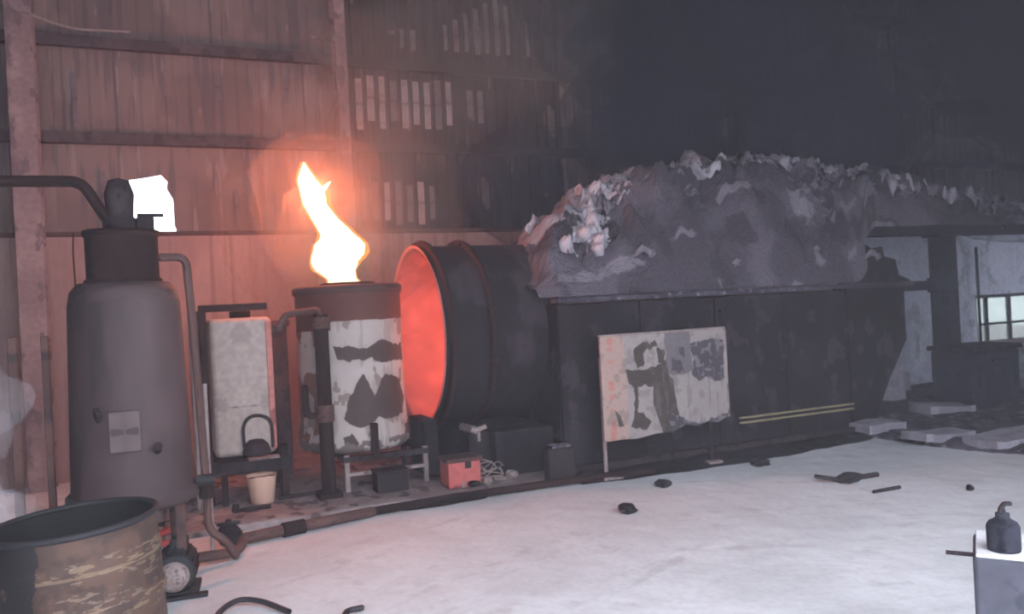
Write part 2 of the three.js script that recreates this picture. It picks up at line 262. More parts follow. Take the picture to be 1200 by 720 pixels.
// ---------- torn insulation heaped over the furnace, and the shelter beam to its right ----------
{
  const t = thing('insulation_heap', 'grey heap of torn insulation over the top of the furnace with a pale ragged crest', 'insulation', [0, 0, -1.3]);
  const crest = [[0.1, 1.8], [0.35, 2.15], [0.62, 2.36], [0.8, 2.5], [1.4, 2.82], [2.3, 3.12], [3.2, 3.18], [4.2, 3.2], [5.0, 3.1], [5.96, 2.97], [7.0, 2.8], [7.76, 2.7], [8.5, 2.57], [9.6, 2.5]];
  const at = (x) => { for (let i = 1; i < crest.length; i++) if (x <= crest[i][0]) { const [a, b] = crest[i - 1], [c, d] = crest[i]; return mix(b, d, (x - a) / (c - a)); } return 2.4; };
  const W = 260, H = 60, pos = [], idx = [], uv = [];
  const low = (x) => mix(1.67, 2.36, step(4.0, 5.1, x));
  for (let j = 0; j <= H; j++) for (let i = 0; i <= W; i++) {
    const x = mix(0.12, 9.5, i / W), f = j / H * 2 - 1, c = at(x), l = Math.min(low(x), c - 0.08), shape = Math.pow(Math.max(0, 1 - Math.abs(f) ** 1.9), 0.8);
    const edge = Math.min(1, (1 - Math.abs(f)) * 4), z = f * mix(1.06, 0.45, step(4.0, 5.2, x)) + 0.16 * (noise(x * 3, f * 4, 8) - 0.5), k = fbm(x * 2.6, f * 3.2, 5, 5) - 0.5, r = Math.abs(fbm(x * 5, f * 5, 9, 4) - 0.5);
    pos.push(x, l + (c - l) * shape + edge * (0.5 * k - 0.4 * r + 0.22 * (fbm(x * 9, f * 9, 3, 3) - 0.5) + 0.06), z); uv.push(x, f * 4);
  }
  for (let j = 0; j < H; j++) for (let i = 0; i < W; i++) { const a = j * (W + 1) + i, b = a + W + 1; idx.push(a, b, a + 1, a + 1, b, b + 1); }
  const g = new THREE.BufferGeometry(); g.setAttribute('position', new THREE.Float32BufferAttribute(pos, 3)); g.setAttribute('uv', new THREE.Float32BufferAttribute(uv, 2)); g.setIndex(idx); g.computeVertexNormals();
  const wool = mat({ side: THREE.DoubleSide, roughness: 1, bumpMap: grain, bumpScale: 0.03, map: bake(1024, 512, (u, v) => {
    const x = u * 8, y = v * 4, a = fbm(x * 1.4, y * 1.4, 12, 5), b = fbm(x * 2.2, y * 5, 40, 5);
    const pale = fbm(x * 3.1, y * 3.4, 71, 5) - 0.5, crestEdge = v * 2 - 0.16 - 0.9 * pale, left = x < 1.3 ? 0.25 : 0;   // torn light foil shows along the crest
    let c = blend([76, 69, 77], [102, 94, 103], step(0.4, 0.6, a));
    c = blend(c, [58, 52, 58], 0.7 * step(0.6, 0.68, fbm(x * 2.6, y * 3, 90, 5)));
    c = blend(c, [146, 138, 146], 0.8 * step(0.64, 0.69, b));
    return crestEdge < left ? blend([136, 128, 136], [186, 178, 186], fbm(x * 9, y * 9, 14, 4)) : c;
  }, true, 8) });
  part('blanket', g, wool, t);
  const pale = mat({ side: THREE.DoubleSide, roughness: 0.9, map: blotch([178, 171, 178], [196, 189, 195], [130, 122, 130], 5) });
  const paleDim = mat({ side: THREE.DoubleSide, roughness: 0.9, map: blotch([116, 108, 115], [134, 126, 132], [84, 77, 83], 5) });
  const flap = (lx, lz, s) => { const q = new THREE.PlaneGeometry(lx, lz, 16, 8).rotateX(-Math.PI / 2), p = q.attributes.position; for (let i = 0; i < p.count; i++) { const x = p.getX(i) / lx, z = p.getZ(i) / lz, n1 = fbm(x * 2.4 + s, z * 2.4, s, 3), e = 1 - 0.5 * Math.max(Math.abs(x), Math.abs(z)) * noise(x * 7 + s, z * 7, s); p.setXYZ(i, p.getX(i) * e, (n1 - 0.5) * 0.34 - 0.16 * Math.abs(z) + 0.04 * Math.cos(x * 9), p.getZ(i) * e); } q.computeVertexNormals(); return q; };
  const shapes = [flap(0.34, 0.2, 1), flap(0.5, 0.22, 5), flap(0.26, 0.26, 9), flap(0.4, 0.16, 14), flap(0.3, 0.3, 21)];
  for (let i = 0; i < 150; i++) {
    const x = i < 120 ? mix(0.7, 9.3, (i + rnd(-0.3, 0.3)) / 120) : rnd(0.6, 1.9), f = i < 120 ? rnd(-0.1, 0.3) : rnd(0.1, 0.6);
    const m = part('torn_flap', shapes[i % 5], rnd() < 0.55 || i > 120 ? pale : paleDim, t);
    m.position.set(x, mix(at(x), low(x), Math.abs(f) ** 1.8) + rnd(-0.05, 0.02), f * 1.0); m.rotation.set(rnd(-0.2, 0.5), rnd(-0.5, 0.5), rnd(-0.3, 0.3)); const k = rnd(0.75, 1.3); m.scale.set(k, k, k);
  }
  for (const [x, y, z] of [[0.98, 2.12, 0.72], [0.9, 2.3, 0.6], [1.02, 2.22, 0.68]]) { const m = part('hanging_flap', shapes[4], pale, t); m.position.set(x, y, z); m.rotation.set(1.2, 0, 0.2); m.scale.set(1.0, 1, 1.1); }
  for (const [x, y] of [[2.5, 1.94], [2.75, 1.95], [3.0, 1.74], [1.35, 2.1], [0.75, 1.85], [4.4, 2.0]]) { const m = part('ash_strip', shapes[3], paleDim, t); m.position.set(x, y, 0.95); m.rotation.set(0.5, 0, 0.02); m.scale.set(0.8, 0.4, 0.5); }
  const b = thing('shelter_beam', 'dark steel beam carrying the right end of the pale ragged heap, resting on a post', 'beam', [7.6, 2.27, -1.3]);
  part('web', box(5.2, 0.3, 0.03, 0, 0.17, 0), M.columnDark, b); part('bottom_flange', box(5.2, 0.024, 0.2, 0, 0.012, 0), M.columnDark, b); part('top_flange', box(5.2, 0.024, 0.2, 0, 0.328, 0), M.columnDark, b);
  const p = thing('shelter_post', 'dark upright steel post under the beam at the right end of the furnace', 'post', [6.76, 0, -1.3]);
  part('shaft', box(0.3, 2.24, 0.22, 0, 1.13, 0, 0.02), M.columnDark, p); part('base_plate', box(0.5, 0.03, 0.4, 0, 0.015, 0), M.columnDark, p); part('cap_plate', box(0.42, 0.02, 0.3, 0, 2.26, 0), M.columnDark, p);
  const r = thing('cross_rail', 'dark horizontal rail between the furnace casing and the shelter post', 'rail', [5.7, 1.6, -1.3]);
  part('bar', box(1.84, 0.13, 0.08, 0, 0, 0, 0.01), M.columnDark, r); part('bracket', box(0.1, 0.2, 0.12, 0.86, 0, 0), M.columnDark, r);
  const q = thing('collapsed_sheet', 'dark crumpled sheet leaning off the right end of the furnace casing against the pale wall', 'sheet', [5.25, 0, -1.25]);
  const cs = new THREE.Shape([[-0.45, 0], [0.1, 0], [0.25, 0.5], [0.2, 0.9], [0.5, 1.05], [0.5, 1.45], [0.75, 1.68], [0.55, 1.75], [0.5, 1.95], [0.3, 2.0], [0.28, 2.12], [0.1, 2.1], [-0.1, 2.2], [-0.45, 2.22]].map((a) => new THREE.Vector2(...a)));
  part('sheet', worldUV(new THREE.ExtrudeGeometry(cs, { depth: 0.05, bevelEnabled: true, bevelSize: 0.01, bevelThickness: 0.01, bevelSegments: 1 })), M.soot, q);
}

// ---------- peeling sign board ----------
{
  const t = thing('sign_board', 'pale board with scorched peeling paint standing on posts in front of the furnace', 'sign', [1.22, 0, 0.12]);
  const W = 1.37, y0 = 0.35, y1 = 1.29, H = y1 - y0;
  const dark = [[[185, 110], [210, 78], [280, 68], [294, 92], [250, 100], [228, 120], [236, 170], [205, 188], [188, 150]], [[152, 188], [230, 196], [325, 165], [345, 262], [270, 272], [158, 262]], [[262, 258], [350, 240], [362, 340], [378, 500], [300, 500], [276, 420], [264, 350]], [[185, 380], [215, 384], [252, 440], [225, 468], [163, 445]], [[178, 260], [198, 260], [196, 384], [184, 384]], [[285, 100], [320, 105], [318, 170], [290, 170]]];
  const plum = [[[384, 98], [414, 100], [412, 142], [384, 138]], [[438, 80], [592, 66], [588, 268], [545, 282], [500, 250], [470, 268], [436, 240], [448, 160]], [[345, 150], [400, 170], [408, 215], [372, 225], [350, 205]], [[330, 400], [400, 440], [470, 470], [600, 430], [600, 520], [330, 520]]];
  const map = bake(640, 448, (u, v) => {
    const x0 = mix(50, 600, u), y_ = mix(500, 40, v) - 22 * u * v, x = x0 + 16 * (fbm(u * 22, v * 15, 3, 4) - 0.5), y = y_ + 30 * (fbm(u * 34, v * 8, 13, 4) - 0.5);
    let c = blend([140, 128, 126], [154, 144, 140], fbm(u * 8, v * 4, 5, 4));
    if (x0 < 150) { c = [166, 138, 128]; if (Math.abs(x0 - 88 - 8 * (fbm(v * 9, 2, 2) - 0.5)) < 11 && fbm(u * 3, v * 24, 8, 3) > 0.42) c = [176, 116, 106]; }
    if (x > 325 && x < 440 && y < 225) c = [104, 97, 100];
    for (const q of dark) if (inside(q, x, y)) c = blend([52, 44, 38], [72, 62, 54], fbm(u * 9, v * 9, 2, 4));
    for (const q of plum) if (inside(q, x, y)) c = fbm(u * 30, v * 20, 4, 3) > 0.62 ? [112, 104, 108] : blend([60, 53, 60], [74, 67, 72], fbm(u * 9, v * 9, 6, 4));
    if (inside([[98, 366], [118, 392], [132, 442], [110, 440]], x0 + (x - x0) * 0.3, y_)) c = [62, 54, 52];
    const drip = fbm(u * 46, v * 3, 77, 4); if (u > 0.4 && v < 0.62 && drip > 0.62) c = blend(c, [104, 98, 100], 0.5);
    if (fbm(u * 18, v * 12, 88, 5) > 0.64) c = blend(c, [104, 94, 90], 0.35);
    return c.map((k) => k - 14 * (fbm(u * 90, v * 60, 3, 2) - 0.5));
  });
  const s = new THREE.Shape([[0, 0], [0.2, 0.005], [0.34, -0.005], [0.55, 0.02], [0.72, 0.015], [0.88, 0.07], [1.0, 0.04], [1.12, 0.07], [1.25, 0.05], [W, 0.1], [W, H - 0.03], [W - 0.03, H], [0.02, H], [0, H - 0.02]].map((a) => new THREE.Vector2(...a)));
  const g = new THREE.ExtrudeGeometry(s, { depth: 0.022, bevelEnabled: true, bevelSize: 0.003, bevelThickness: 0.003, bevelSegments: 1 }), uv = g.attributes.uv, p = g.attributes.position;
  for (let i = 0; i < uv.count; i++) uv.setXY(i, p.getX(i) / W, p.getY(i) / H);
  part('board', g.translate(-W / 2, y0, 0), mat({ map, roughness: 0.7 }), t);
  part('edge_strip', [box(W + 0.02, 0.022, 0.034, 0, y1 + 0.005, 0.011, 0.006), box(0.022, H - 0.1, 0.034, W / 2 + 0.005, y0 + H / 2 + 0.04, 0.011, 0.006)], M.paleSteel, t);
  for (const x of [-0.66, 0.5]) part('post', rod([x, 0, -0.03], [x, 1.1, -0.03], 0.018), x < 0 ? M.paleSteel : M.steel, t);
  part('foot', [box(0.2, 0.03, 0.12, -0.62, 0.02, -0.02, 0.006), box(0.16, 0.03, 0.12, 0.5, 0.02, -0.02, 0.006)], M.paleSteel, t);
}

// ---------- burning tank, its stand, the flame ----------
{
  const t = thing('scorched_tank', 'round white tank with soot band and dark scorched patches and a painted shadow, fire burning on its top', 'tank', [-1.43, 0, -1.12]);
  const patch = [[[392, 402], [410, 403], [425, 408], [440, 402], [450, 397], [458, 402], [474, 405], [474, 424], [455, 424], [435, 419], [410, 420], [396, 415]], [[401, 484], [404, 470], [412, 455], [420, 440], [426, 437], [431, 447], [438, 462], [445, 446], [452, 436], [470, 446], [474, 470], [471, 488], [455, 490], [440, 487], [430, 494], [420, 497], [408, 492]], [[430, 502], [442, 520], [443, 540], [428, 540]], [[400, 506], [410, 500], [416, 514], [402, 520]], [[470, 500], [480, 496], [480, 512], [468, 514]]];  // scorch outlines; the small lower left one is a shadow put into the colour
  const map = bake(1024, 512, (u, v) => {
    const phi = (u - 0.5) * 2 * Math.PI + 0.21, vis = Math.abs(phi) < Math.PI / 2, x0 = 412 + 65 * Math.sin(phi), y0 = mix(532, 333, v);
    const nx = fbm(u * 60, v * 22, 3, 4) - 0.5, ny = fbm(u * 70, v * 14, 9, 4) - 0.5, x = x0 + nx * 5, y = y0 + ny * 8;
    let c = blend([164, 152, 146], [184, 174, 168], fbm(u * 20, v * 12, 2, 4));
    if (fbm(u * 26, v * 9, 22, 4) > 0.7) c = [136, 120, 112];
    const burnt = (k) => blend([62, 48, 45], [78, 62, 57], fbm(u * 30, v * 18, k, 4));
    if (fbm(u * 60, v * 5, 66, 4) > 0.6) c = blend(c, [132, 116, 109], 0.35);
    if (vis) for (const q of patch) if (inside(q, x, y)) c = burnt(4);
    if (!vis && fbm(u * 14, v * 7, 44, 4) > 0.52) c = burnt(5);
    if (vis && x < 372 && fbm(u * 22, v * 9, 31, 4) > 0.46) c = [118, 86, 72];
    if (y > 512 && fbm(u * 40, v * 20, 6, 3) > 0.42) c = [108, 96, 92];
    if (y < (x0 < 390 ? 384 : 374) + 10 * ny) c = blend([84, 46, 39], [100, 56, 46], fbm(u * 24, v * 20, 8, 4));
    return c;
  });
  const prof = [[0.0, 0.36], [0.4, 0.365], [0.47, 0.385], [0.51, 0.43], [0.515, 0.52], [0.495, 0.62], [0.485, 0.8], [0.485, 1.5], [0.485, 1.85]], shell = lathe(prof, 64), uv = shell.attributes.uv, p = shell.attributes.position;
  for (let i = 0; i < uv.count; i++) uv.setY(i, Math.min(1, Math.max(0, (p.getY(i) - 0.33) / 1.54)));
  part('shell', shell, mat({ map, roughness: 0.75 }), t);
  part('rim', lathe([[0.5, 1.8], [0.505, 1.86], [0.48, 1.88], [0.45, 1.86], [0.45, 1.8]], 64), M.rustSteel, t);
  part('lid', lathe([[0, 1.875], [0.2, 1.87], [0.46, 1.85]], 48), M.sootBrown, t);
  part('manhole', lathe([[0.26, 1.86], [0.26, 1.9], [0.23, 1.91], [0.2, 1.9], [0.2, 1.87]], 40), M.steel, t);

  const st = thing('tank_stand', 'low angle-iron stand with pale posts under the scorched tank', 'stand', [-1.25, 0, -1.0]);
  for (const [x, z, pale] of [[-0.36, 0.32, 1], [0.36, 0.32, 1], [-0.36, -0.4, 0], [0.36, -0.4, 0]]) part('leg', box(0.045, 0.34, 0.045, x, 0.2, z, 0.006), pale ? M.paleSteel : M.steel, st);
  parts('top_rail', [box(0.78, 0.05, 0.05, 0, 0.33, 0.32), box(0.78, 0.05, 0.05, 0, 0.33, -0.4)], M.steel, st); parts('side_rail', [box(0.05, 0.05, 0.66, -0.36, 0.33, -0.04), box(0.05, 0.05, 0.66, 0.36, 0.33, -0.04)], M.steel, st);
  part('lower_rail', box(0.76, 0.03, 0.03, 0, 0.2, 0.34), M.paleSteel, st);
  part('front_post', box(0.06, 0.3, 0.06, -0.12, 0.49, 0.42, 0.01), M.sootBrown, st); 
  single('burnt_crate', 'small dark burnt box on the floor under the pale stand', 'box', [box(0.28, 0.17, 0.2, 0, 0.135, 0, 0.01), box(0.3, 0.02, 0.22, 0, 0.23, 0, 0.006)], M.steel, [-1.27, 0, -0.5]);

  const fl = thing('flame', 'tall twisting yellow white flame with orange edges burning on top of the tank', 'fire', [-1.43, 1.87, -1.12]);
  const k = 0.0079;                                     // metres for a step of the outline below
  const ring = [[0, -14, 20], [10, -19, 16], [20, -26, 22], [30, -26, 27], [40, -21, 31], [50, -19, 30], [56, -19, 24], [62, -21, 20], [70, -26, 18], [80, -34, 16], [90, -40, 14.5], [100, -45, 14], [110, -46, 14.5], [118, -48, 14], [126, -53, 11], [134, -55, 7], [142, -56, 3], [147, -57, 0.6]];
  const at = (h) => { for (let i = 1; i < ring.length; i++) if (h <= ring[i][0]) { const a = ring[i - 1], b = ring[i], f = (h - a[0]) / (b[0] - a[0]); return [mix(a[1], b[1], f), mix(a[2], b[2], f)]; } return [-57, 0.5]; };
  function tongue(h0, h1, grow, amp, s) {
    const N = 28, Q = 30, pos = [], idx = [];
    for (let j = 0; j <= N; j++) { const h = mix(h0, h1, j / N), [cx, r] = at(h); for (let i = 0; i < Q; i++) { const a = i / Q * Math.PI * 2, n = fbm(Math.cos(a) * 1.4 + s, h * 0.06, Math.sin(a) * 1.4, 4) - 0.5, rr = (r + grow) * (1 + amp * n * 2); pos.push((cx + 13 + rr * Math.cos(a)) * k, h * k, (rr * 0.8 * Math.sin(a) + 3 * Math.sin(h * 0.05)) * k); } }
    for (let j = 0; j < N; j++) for (let i = 0; i < Q; i++) { const a = j * Q + i, b = j * Q + (i + 1) % Q; idx.push(a, a + Q, b, b, a + Q, b + Q); }
    for (const [row, up] of [[0, 0], [N, 1]]) { const c = pos.length / 3, [cx] = at(row ? h1 : h0); pos.push((cx + 13) * k, (row ? h1 : h0) * k, 0); for (let i = 0; i < Q; i++) { const a = row * Q + i, b = row * Q + (i + 1) % Q; up ? idx.push(a, c, b) : idx.push(a, b, c); } }
    const g = new THREE.BufferGeometry(); g.setAttribute('position', new THREE.Float32BufferAttribute(pos, 3)); g.setIndex(idx); g.computeVertexNormals(); return g;
  }
  const hot = mat({ color: 0x000000, emissive: new THREE.Color().setRGB(1, 0.76, 0.42), emissiveIntensity: 7 });
  const edge = mat({ color: 0x000000, emissive: new THREE.Color().setRGB(1, 0.3, 0.06), emissiveIntensity: 1.6, transparent: true, opacity: 0.5, depthWrite: false });
  const cuts = [[0, 40], [40, 84], [84, 147]];
  cuts.forEach(([a, b], i) => {
    part('flame_core', tongue(a, b, 0, 0.16, 2), hot, fl); 
    const [cx] = at((a + b) / 2), lamp = new THREE.PointLight(FIRE.color, FIRE.power * [0.8, 1, 0.6][i], 0, 2); lamp.name = 'flame_light'; lamp.position.set((cx + 13) * k, (a + b) / 2 * k, 0); lamp.castShadow = true; lamp.shadow.radius = 6; fl.add(lamp);
  });
  cuts.forEach(([a, b]) => part('flame_fringe', tongue(a, b, 3.2, 0.22, 5), edge, fl));
  for (const [x, y, lean, len, r] of [[-38, 112, 11, 13, 4]]) {
    const g = lathe([[0, 0], [r, len * 0.2], [r * 0.9, len * 0.45], [r * 0.45, len * 0.8], [0, len]], 14), p = g.attributes.position;
    for (let i = 0; i < p.count; i++) p.setX(i, p.getX(i) + lean * (p.getY(i) / len) ** 1.5);
    g.computeVertexNormals(); part('flame_lick', g.scale(k, k, k).translate((x + 13) * k, y * k, 0.03), hot, fl);
  }
}

// ---------- pipes and narrow things between the tanks ----------
{
  const t = thing('riser_pipe', 'dark upright pipe with a top elbow standing in front of the scorched tank', 'pipe', [-1.79, 0, -0.58]);
  part('upright', rod([0, 0.06, 0], [0, 1.62, 0], 0.062, 20), M.sootBrown, t); part('elbow', elbowPipe([[0, 1.6, 0], [-0.02, 1.66, 0], [-0.28, 1.64, -0.1], [-0.33, 1.52, -0.12]], 0.03), M.rustSteel, t);
  parts('coupling', [rod([0, 0.7, 0], [0, 0.84, 0], 0.078, 20), rod([0, 1.5, 0], [0, 1.6, 0], 0.076, 20)], M.rustSteel, t); part('side_branch', elbowPipe([[0, 0.76, 0], [-0.16, 0.76, 0], [-0.16, 1.0, 0]], 0.03, 0.05), M.sootBrown, t); part('foot', box(0.2, 0.05, 0.2, 0, 0.07, 0, 0.01), M.sootBrown, t);
  const b = thing('narrow_duct', 'narrow reddish brown duct standing between the white box tank and the scorched tank', 'duct', [-2.03, 0, -1.75]);
  part('shaft', box(0.2, 1.5, 0.2, 0, 0.82, 0, 0.02), M.rustSteel, b); part('collar', box(0.25, 0.06, 0.25, 0, 1.56, 0, 0.01), M.rustSteel, b);

  const w = thing('box_tank', 'white upright box tank with rounded edges carried in a dark steel frame', 'tank', [-2.42, 0, -1.15]);
  part('body', worldUV(new RoundedBoxGeometry(0.52, 1.2, 0.5, 4, 0.05).translate(0, 1.03, 0)), mat({ map: blotch([166, 148, 139], [178, 161, 151], [146, 128, 120], 1.5), roughness: 0.5 }), w);
  part('seam', box(0.5, 0.012, 0.01, 0, 0.86, 0.252), M.paleSteel, w); part('painted_glow_strip', box(0.05, 1.12, 0.02, 0.23, 1.03, 0.255, 0.005), mat({ map: blotch([190, 120, 110], [200, 130, 118], [150, 90, 82], 3) }), w, 'pinkish strip of painted fire glow'); part('cap', rod([0.02, 1.62, 0], [0.02, 1.69, 0], 0.09, 20), M.sootBrown, w);  // the pink strip paints red firelight on the right edge of the tank
  for (const [x, z] of [[-0.31, 0.32], [0.3, 0.32], [-0.31, -0.3], [0.3, -0.3]]) part('frame_post', box(0.06, x < 0 ? 1.66 : 0.46, 0.06, x, (x < 0 ? 0.83 : 0.23) + 0.05, z, 0.006), M.sootBrown, w);
  part('stanchion', rod([-0.4, 0.05, 0.34], [-0.4, 1.7, 0.34], 0.025), M.paleSteel, w, 'pale round stanchion'); part('top_rail', box(0.56, 0.06, 0.06, -0.06, 1.72, 0.32, 0.006), M.sootBrown, w); part('front_rail', box(0.7, 0.11, 0.06, 0, 0.36, 0.36, 0.008), M.steel, w); part('shelf', box(0.66, 0.03, 0.66, 0, 0.41, 0.03), M.sootBrown, w); part('leg', box(0.05, 0.34, 0.05, -0.2, 0.2, 0.38), M.sootBrown, w);
  const h = thing('hand_pump', 'small dark domed pump with an arched handle before the white box tank', 'pump', [-2.34, 0.425, -0.88]);
  part('body', lathe([[0, 0], [0.11, 0], [0.12, 0.04], [0.1, 0.1], [0.06, 0.14], [0, 0.15]], 28), M.steel, h); part('handle', tube([[-0.1, 0.08, 0], [-0.1, 0.26, 0], [-0.04, 0.34, 0], [0.06, 0.34, 0], [0.13, 0.27, 0], [0.14, 0.06, 0]], 0.014, 40, 8, 0.5), M.steel, h); part('cloth', box(0.26, 0.02, 0.12, 0.04, 0.0, 0.13, 0.008), M.paleSteel, h, 'pale strip at its foot');
  const bk = thing('bucket', 'peach coloured bucket on the floor under the frame of the white box tank', 'bucket', [-2.33, 0.05, -0.72]);
  part('pail', lathe([[0, 0.005], [0.095, 0.005], [0.125, 0.23], [0.13, 0.24], [0.12, 0.235], [0.09, 0.02], [0, 0.02]], 32), mat({ color: rgb(218, 178, 156), roughness: 0.6 }), bk); part('bail', tube([[-0.125, 0.22, 0], [-0.08, 0.24, 0.11], [0.08, 0.24, 0.11], [0.125, 0.22, 0]], 0.005, 20, 6), M.steel, bk);
  single('floor_rod', 'short dark rod lying on the floor in front of the white box tank', 'rod', [rod([-0.14, 0.075, 0], [0.16, 0.065, 0], 0.016), rod([-0.14, 0.1, 0], [-0.1, 0.09, 0.0], 0.035)], M.sootBrown, [-2.45, 0, -0.45], 0.15);
  single('floor_bar', 'dark bar lying on the floor beside the foot of the upright pipe', 'bar', box(0.4, 0.03, 0.03, 0, 0.07, 0), M.sootBrown, [-2.0, 0, -0.72], 0.1);
}

// ---------- red box and scattered small junk before the furnace ----------
{
  const r = thing('red_box', 'coral red box with a dark rim beside the tank stand under the furnace door', 'box', [-0.69, 0.05, -0.3]);
  const red = mat({ map: blotch([180, 88, 82], [192, 100, 92], [140, 58, 56], 4), roughness: 0.7 });
  part('body', box(0.3, 0.22, 0.24, 0, 0.115, 0, 0.012), red, r); part('lid', box(0.33, 0.035, 0.27, 0, 0.243, 0, 0.01), M.rustSteel, r); part('latch', box(0.05, 0.06, 0.02, 0.03, 0.2, 0.13), M.steel, r);
  const kinds = [lump(0.06, 0.04, 0.05, 0.4, 2, 1), lump(0.05, 0.05, 0.04, 0.4, 7, 1), lump(0.08, 0.025, 0.05, 0.35, 12, 1)];
  const bits = [[-0.55, -0.25, 1], [-0.42, -0.3, 0], [-0.36, -0.22, 1], [-0.3, -0.4, 0], [-0.5, -0.12, 2], [-0.62, -0.15, 0], [-0.2, -0.3, 2], [-0.7, -0.22, 1]];
  const say = ['pale scrap directly in front of the wire tangle', 'dark scrap behind the wire tangle, near the saddle', 'pale scrap at the right side of the wire tangle', 'dark scrap deep under the furnace drum, right of the wire tangle', 'pale flat scrap on the plinth edge below the red box', 'dark scrap at the front foot of the red box', 'pale flat scrap near the dark steel block', 'leftmost pale scrap, between the tank stand and the red box'];
  bits.forEach(([s, n, p], i) => single('scrap', say[i], 'scrap', kinds[i % 3], p ? M.paleSteel : M.soot, [s, 0.085, n], i, 'scraps near the red box'));
  const wire = single('wire_tangle', 'thin tangled wire on the floor just right of the red box', 'wire', tube(Array.from({ length: 22 }, (_, i) => [rnd(-0.13, 0.13), 0.02 + rnd(0, 0.26) * (1 - i / 30), rnd(-0.08, 0.08)]), 0.006, 160, 5, 0.5), M.paleSteel, [-0.42, 0.05, -0.3]);
  const f = thing('drain_fitting', 'pale broken pipe fitting sticking out under the furnace door', 'fitting', [-0.48, 0.5, -0.42]);
  part('stub', [rod([-0.02, 0, -0.3], [0, 0, 0.02], 0.035), rod([0.0, 0, 0.02], [0.09, 0.03, 0.03], 0.024), rod([-0.06, 0.02, 0.02], [-0.01, 0, 0.02], 0.03)], M.paleSteel, f); part('drip', rod([0.02, -0.1, 0.02], [0.02, 0, 0.02], 0.014), M.paleSteel, f);
  const b = thing('steel_block', 'dark upright steel block at the left corner of the furnace casing, by the kerb', 'block', [0.13, 0, 0.02]);
  part('block', box(0.26, 0.33, 0.12, 0, 0.17, 0, 0.015), M.steel, b); part('cap', box(0.2, 0.03, 0.1, 0.01, 0.35, 0, 0.008), M.ash, b);
  const k = setting('trim_2'); part('kerb_rail', elbowPipe([[-1.62, 0.035, 0.1], [-0.9, 0.04, 0.06], [0.25, 0.045, 0.1], [1.0, 0.04, 0.16]], 0.035), M.sootBrown, k);
}

// ---------- ash along the furnace foot, debris and slabs ----------
function mound(name, label, cat, outline, h, m, s, kind) {   // low irregular heap over a polygon (local coordinates)
  const g = new THREE.BufferGeometry(), pos = [], idx = [], xs = outline.map((a) => a[0]), zs = outline.map((a) => a[1]), x0 = Math.min(...xs), x1 = Math.max(...xs), z0 = Math.min(...zs), z1 = Math.max(...zs), N = 90, Q = 50;
  const dist = (x, z) => { let d = 9; for (let i = 0, j = outline.length - 1; i < outline.length; j = i++) { const [ax, az] = outline[j], [bx, bz] = outline[i], l = (bx - ax) ** 2 + (bz - az) ** 2, f = Math.max(0, Math.min(1, ((x - ax) * (bx - ax) + (z - az) * (bz - az)) / l)); d = Math.min(d, Math.hypot(x - ax - f * (bx - ax), z - az - f * (bz - az))); } return inside(outline, x, z) ? d : -d; };
  for (let j = 0; j <= Q; j++) for (let i = 0; i <= N; i++) { const x = mix(x0 - 0.1, x1 + 0.1, i / N), z = mix(z0 - 0.1, z1 + 0.1, j / Q), d = dist(x, z) + 0.16 * (fbm(x * 3, z * 3, s, 4) - 0.5); pos.push(x, d <= 0 ? -0.06 : Math.min(1, d / 0.18) * h * (0.35 + fbm(x * 4, z * 4, s + 3, 5)) - 0.004, z); }
  for (let j = 0; j < Q; j++) for (let i = 0; i < N; i++) { const a = j * (N + 1) + i, b = a + N + 1; idx.push(a, b, a + 1, a + 1, b, b + 1); }
  g.setAttribute('position', new THREE.Float32BufferAttribute(pos, 3)); g.setIndex(idx); g.computeVertexNormals();
  const o = single(name, label, cat, worldUV(g), m, [0, 0, 0]); if (kind) o.userData.kind = kind; return o;
}
mound('ash_bank', 'dark ash and soot banked along the foot of the furnace casing', 'ash', [[0.1, -0.3], [4.4, -0.3], [4.2, 0.0], [3.6, 0.14], [2.6, 0.2], [1.8, 0.22], [1.0, 0.2], [0.3, 0.12]], 0.07, M.soot, 3, 'stuff');
mound('ash_field', 'grey ash and grit spread over the ground right of the furnace', 'ash', [[3.9, -0.4], [3.85, 0.1], [3.86, 0.8], [3.95, 1.2], [4.2, 1.65], [6.4, 2.0], [9.5, 1.0], [9.5, -2.8], [4.9, -2.8], [4.9, -0.5]], 0.09, M.ash, 9, 'stuff');
mound('soot_spill', 'flat dark spill of soot at the kerb in front of the tank stand', 'soot', [[-1.6, 0.02], [-1.3, 0.16], [-1.0, 0.14], [-0.6, 0.12], [-0.5, 0.02], [-1.0, -0.02]], 0.03, M.sootBrown, 5, 'stuff');
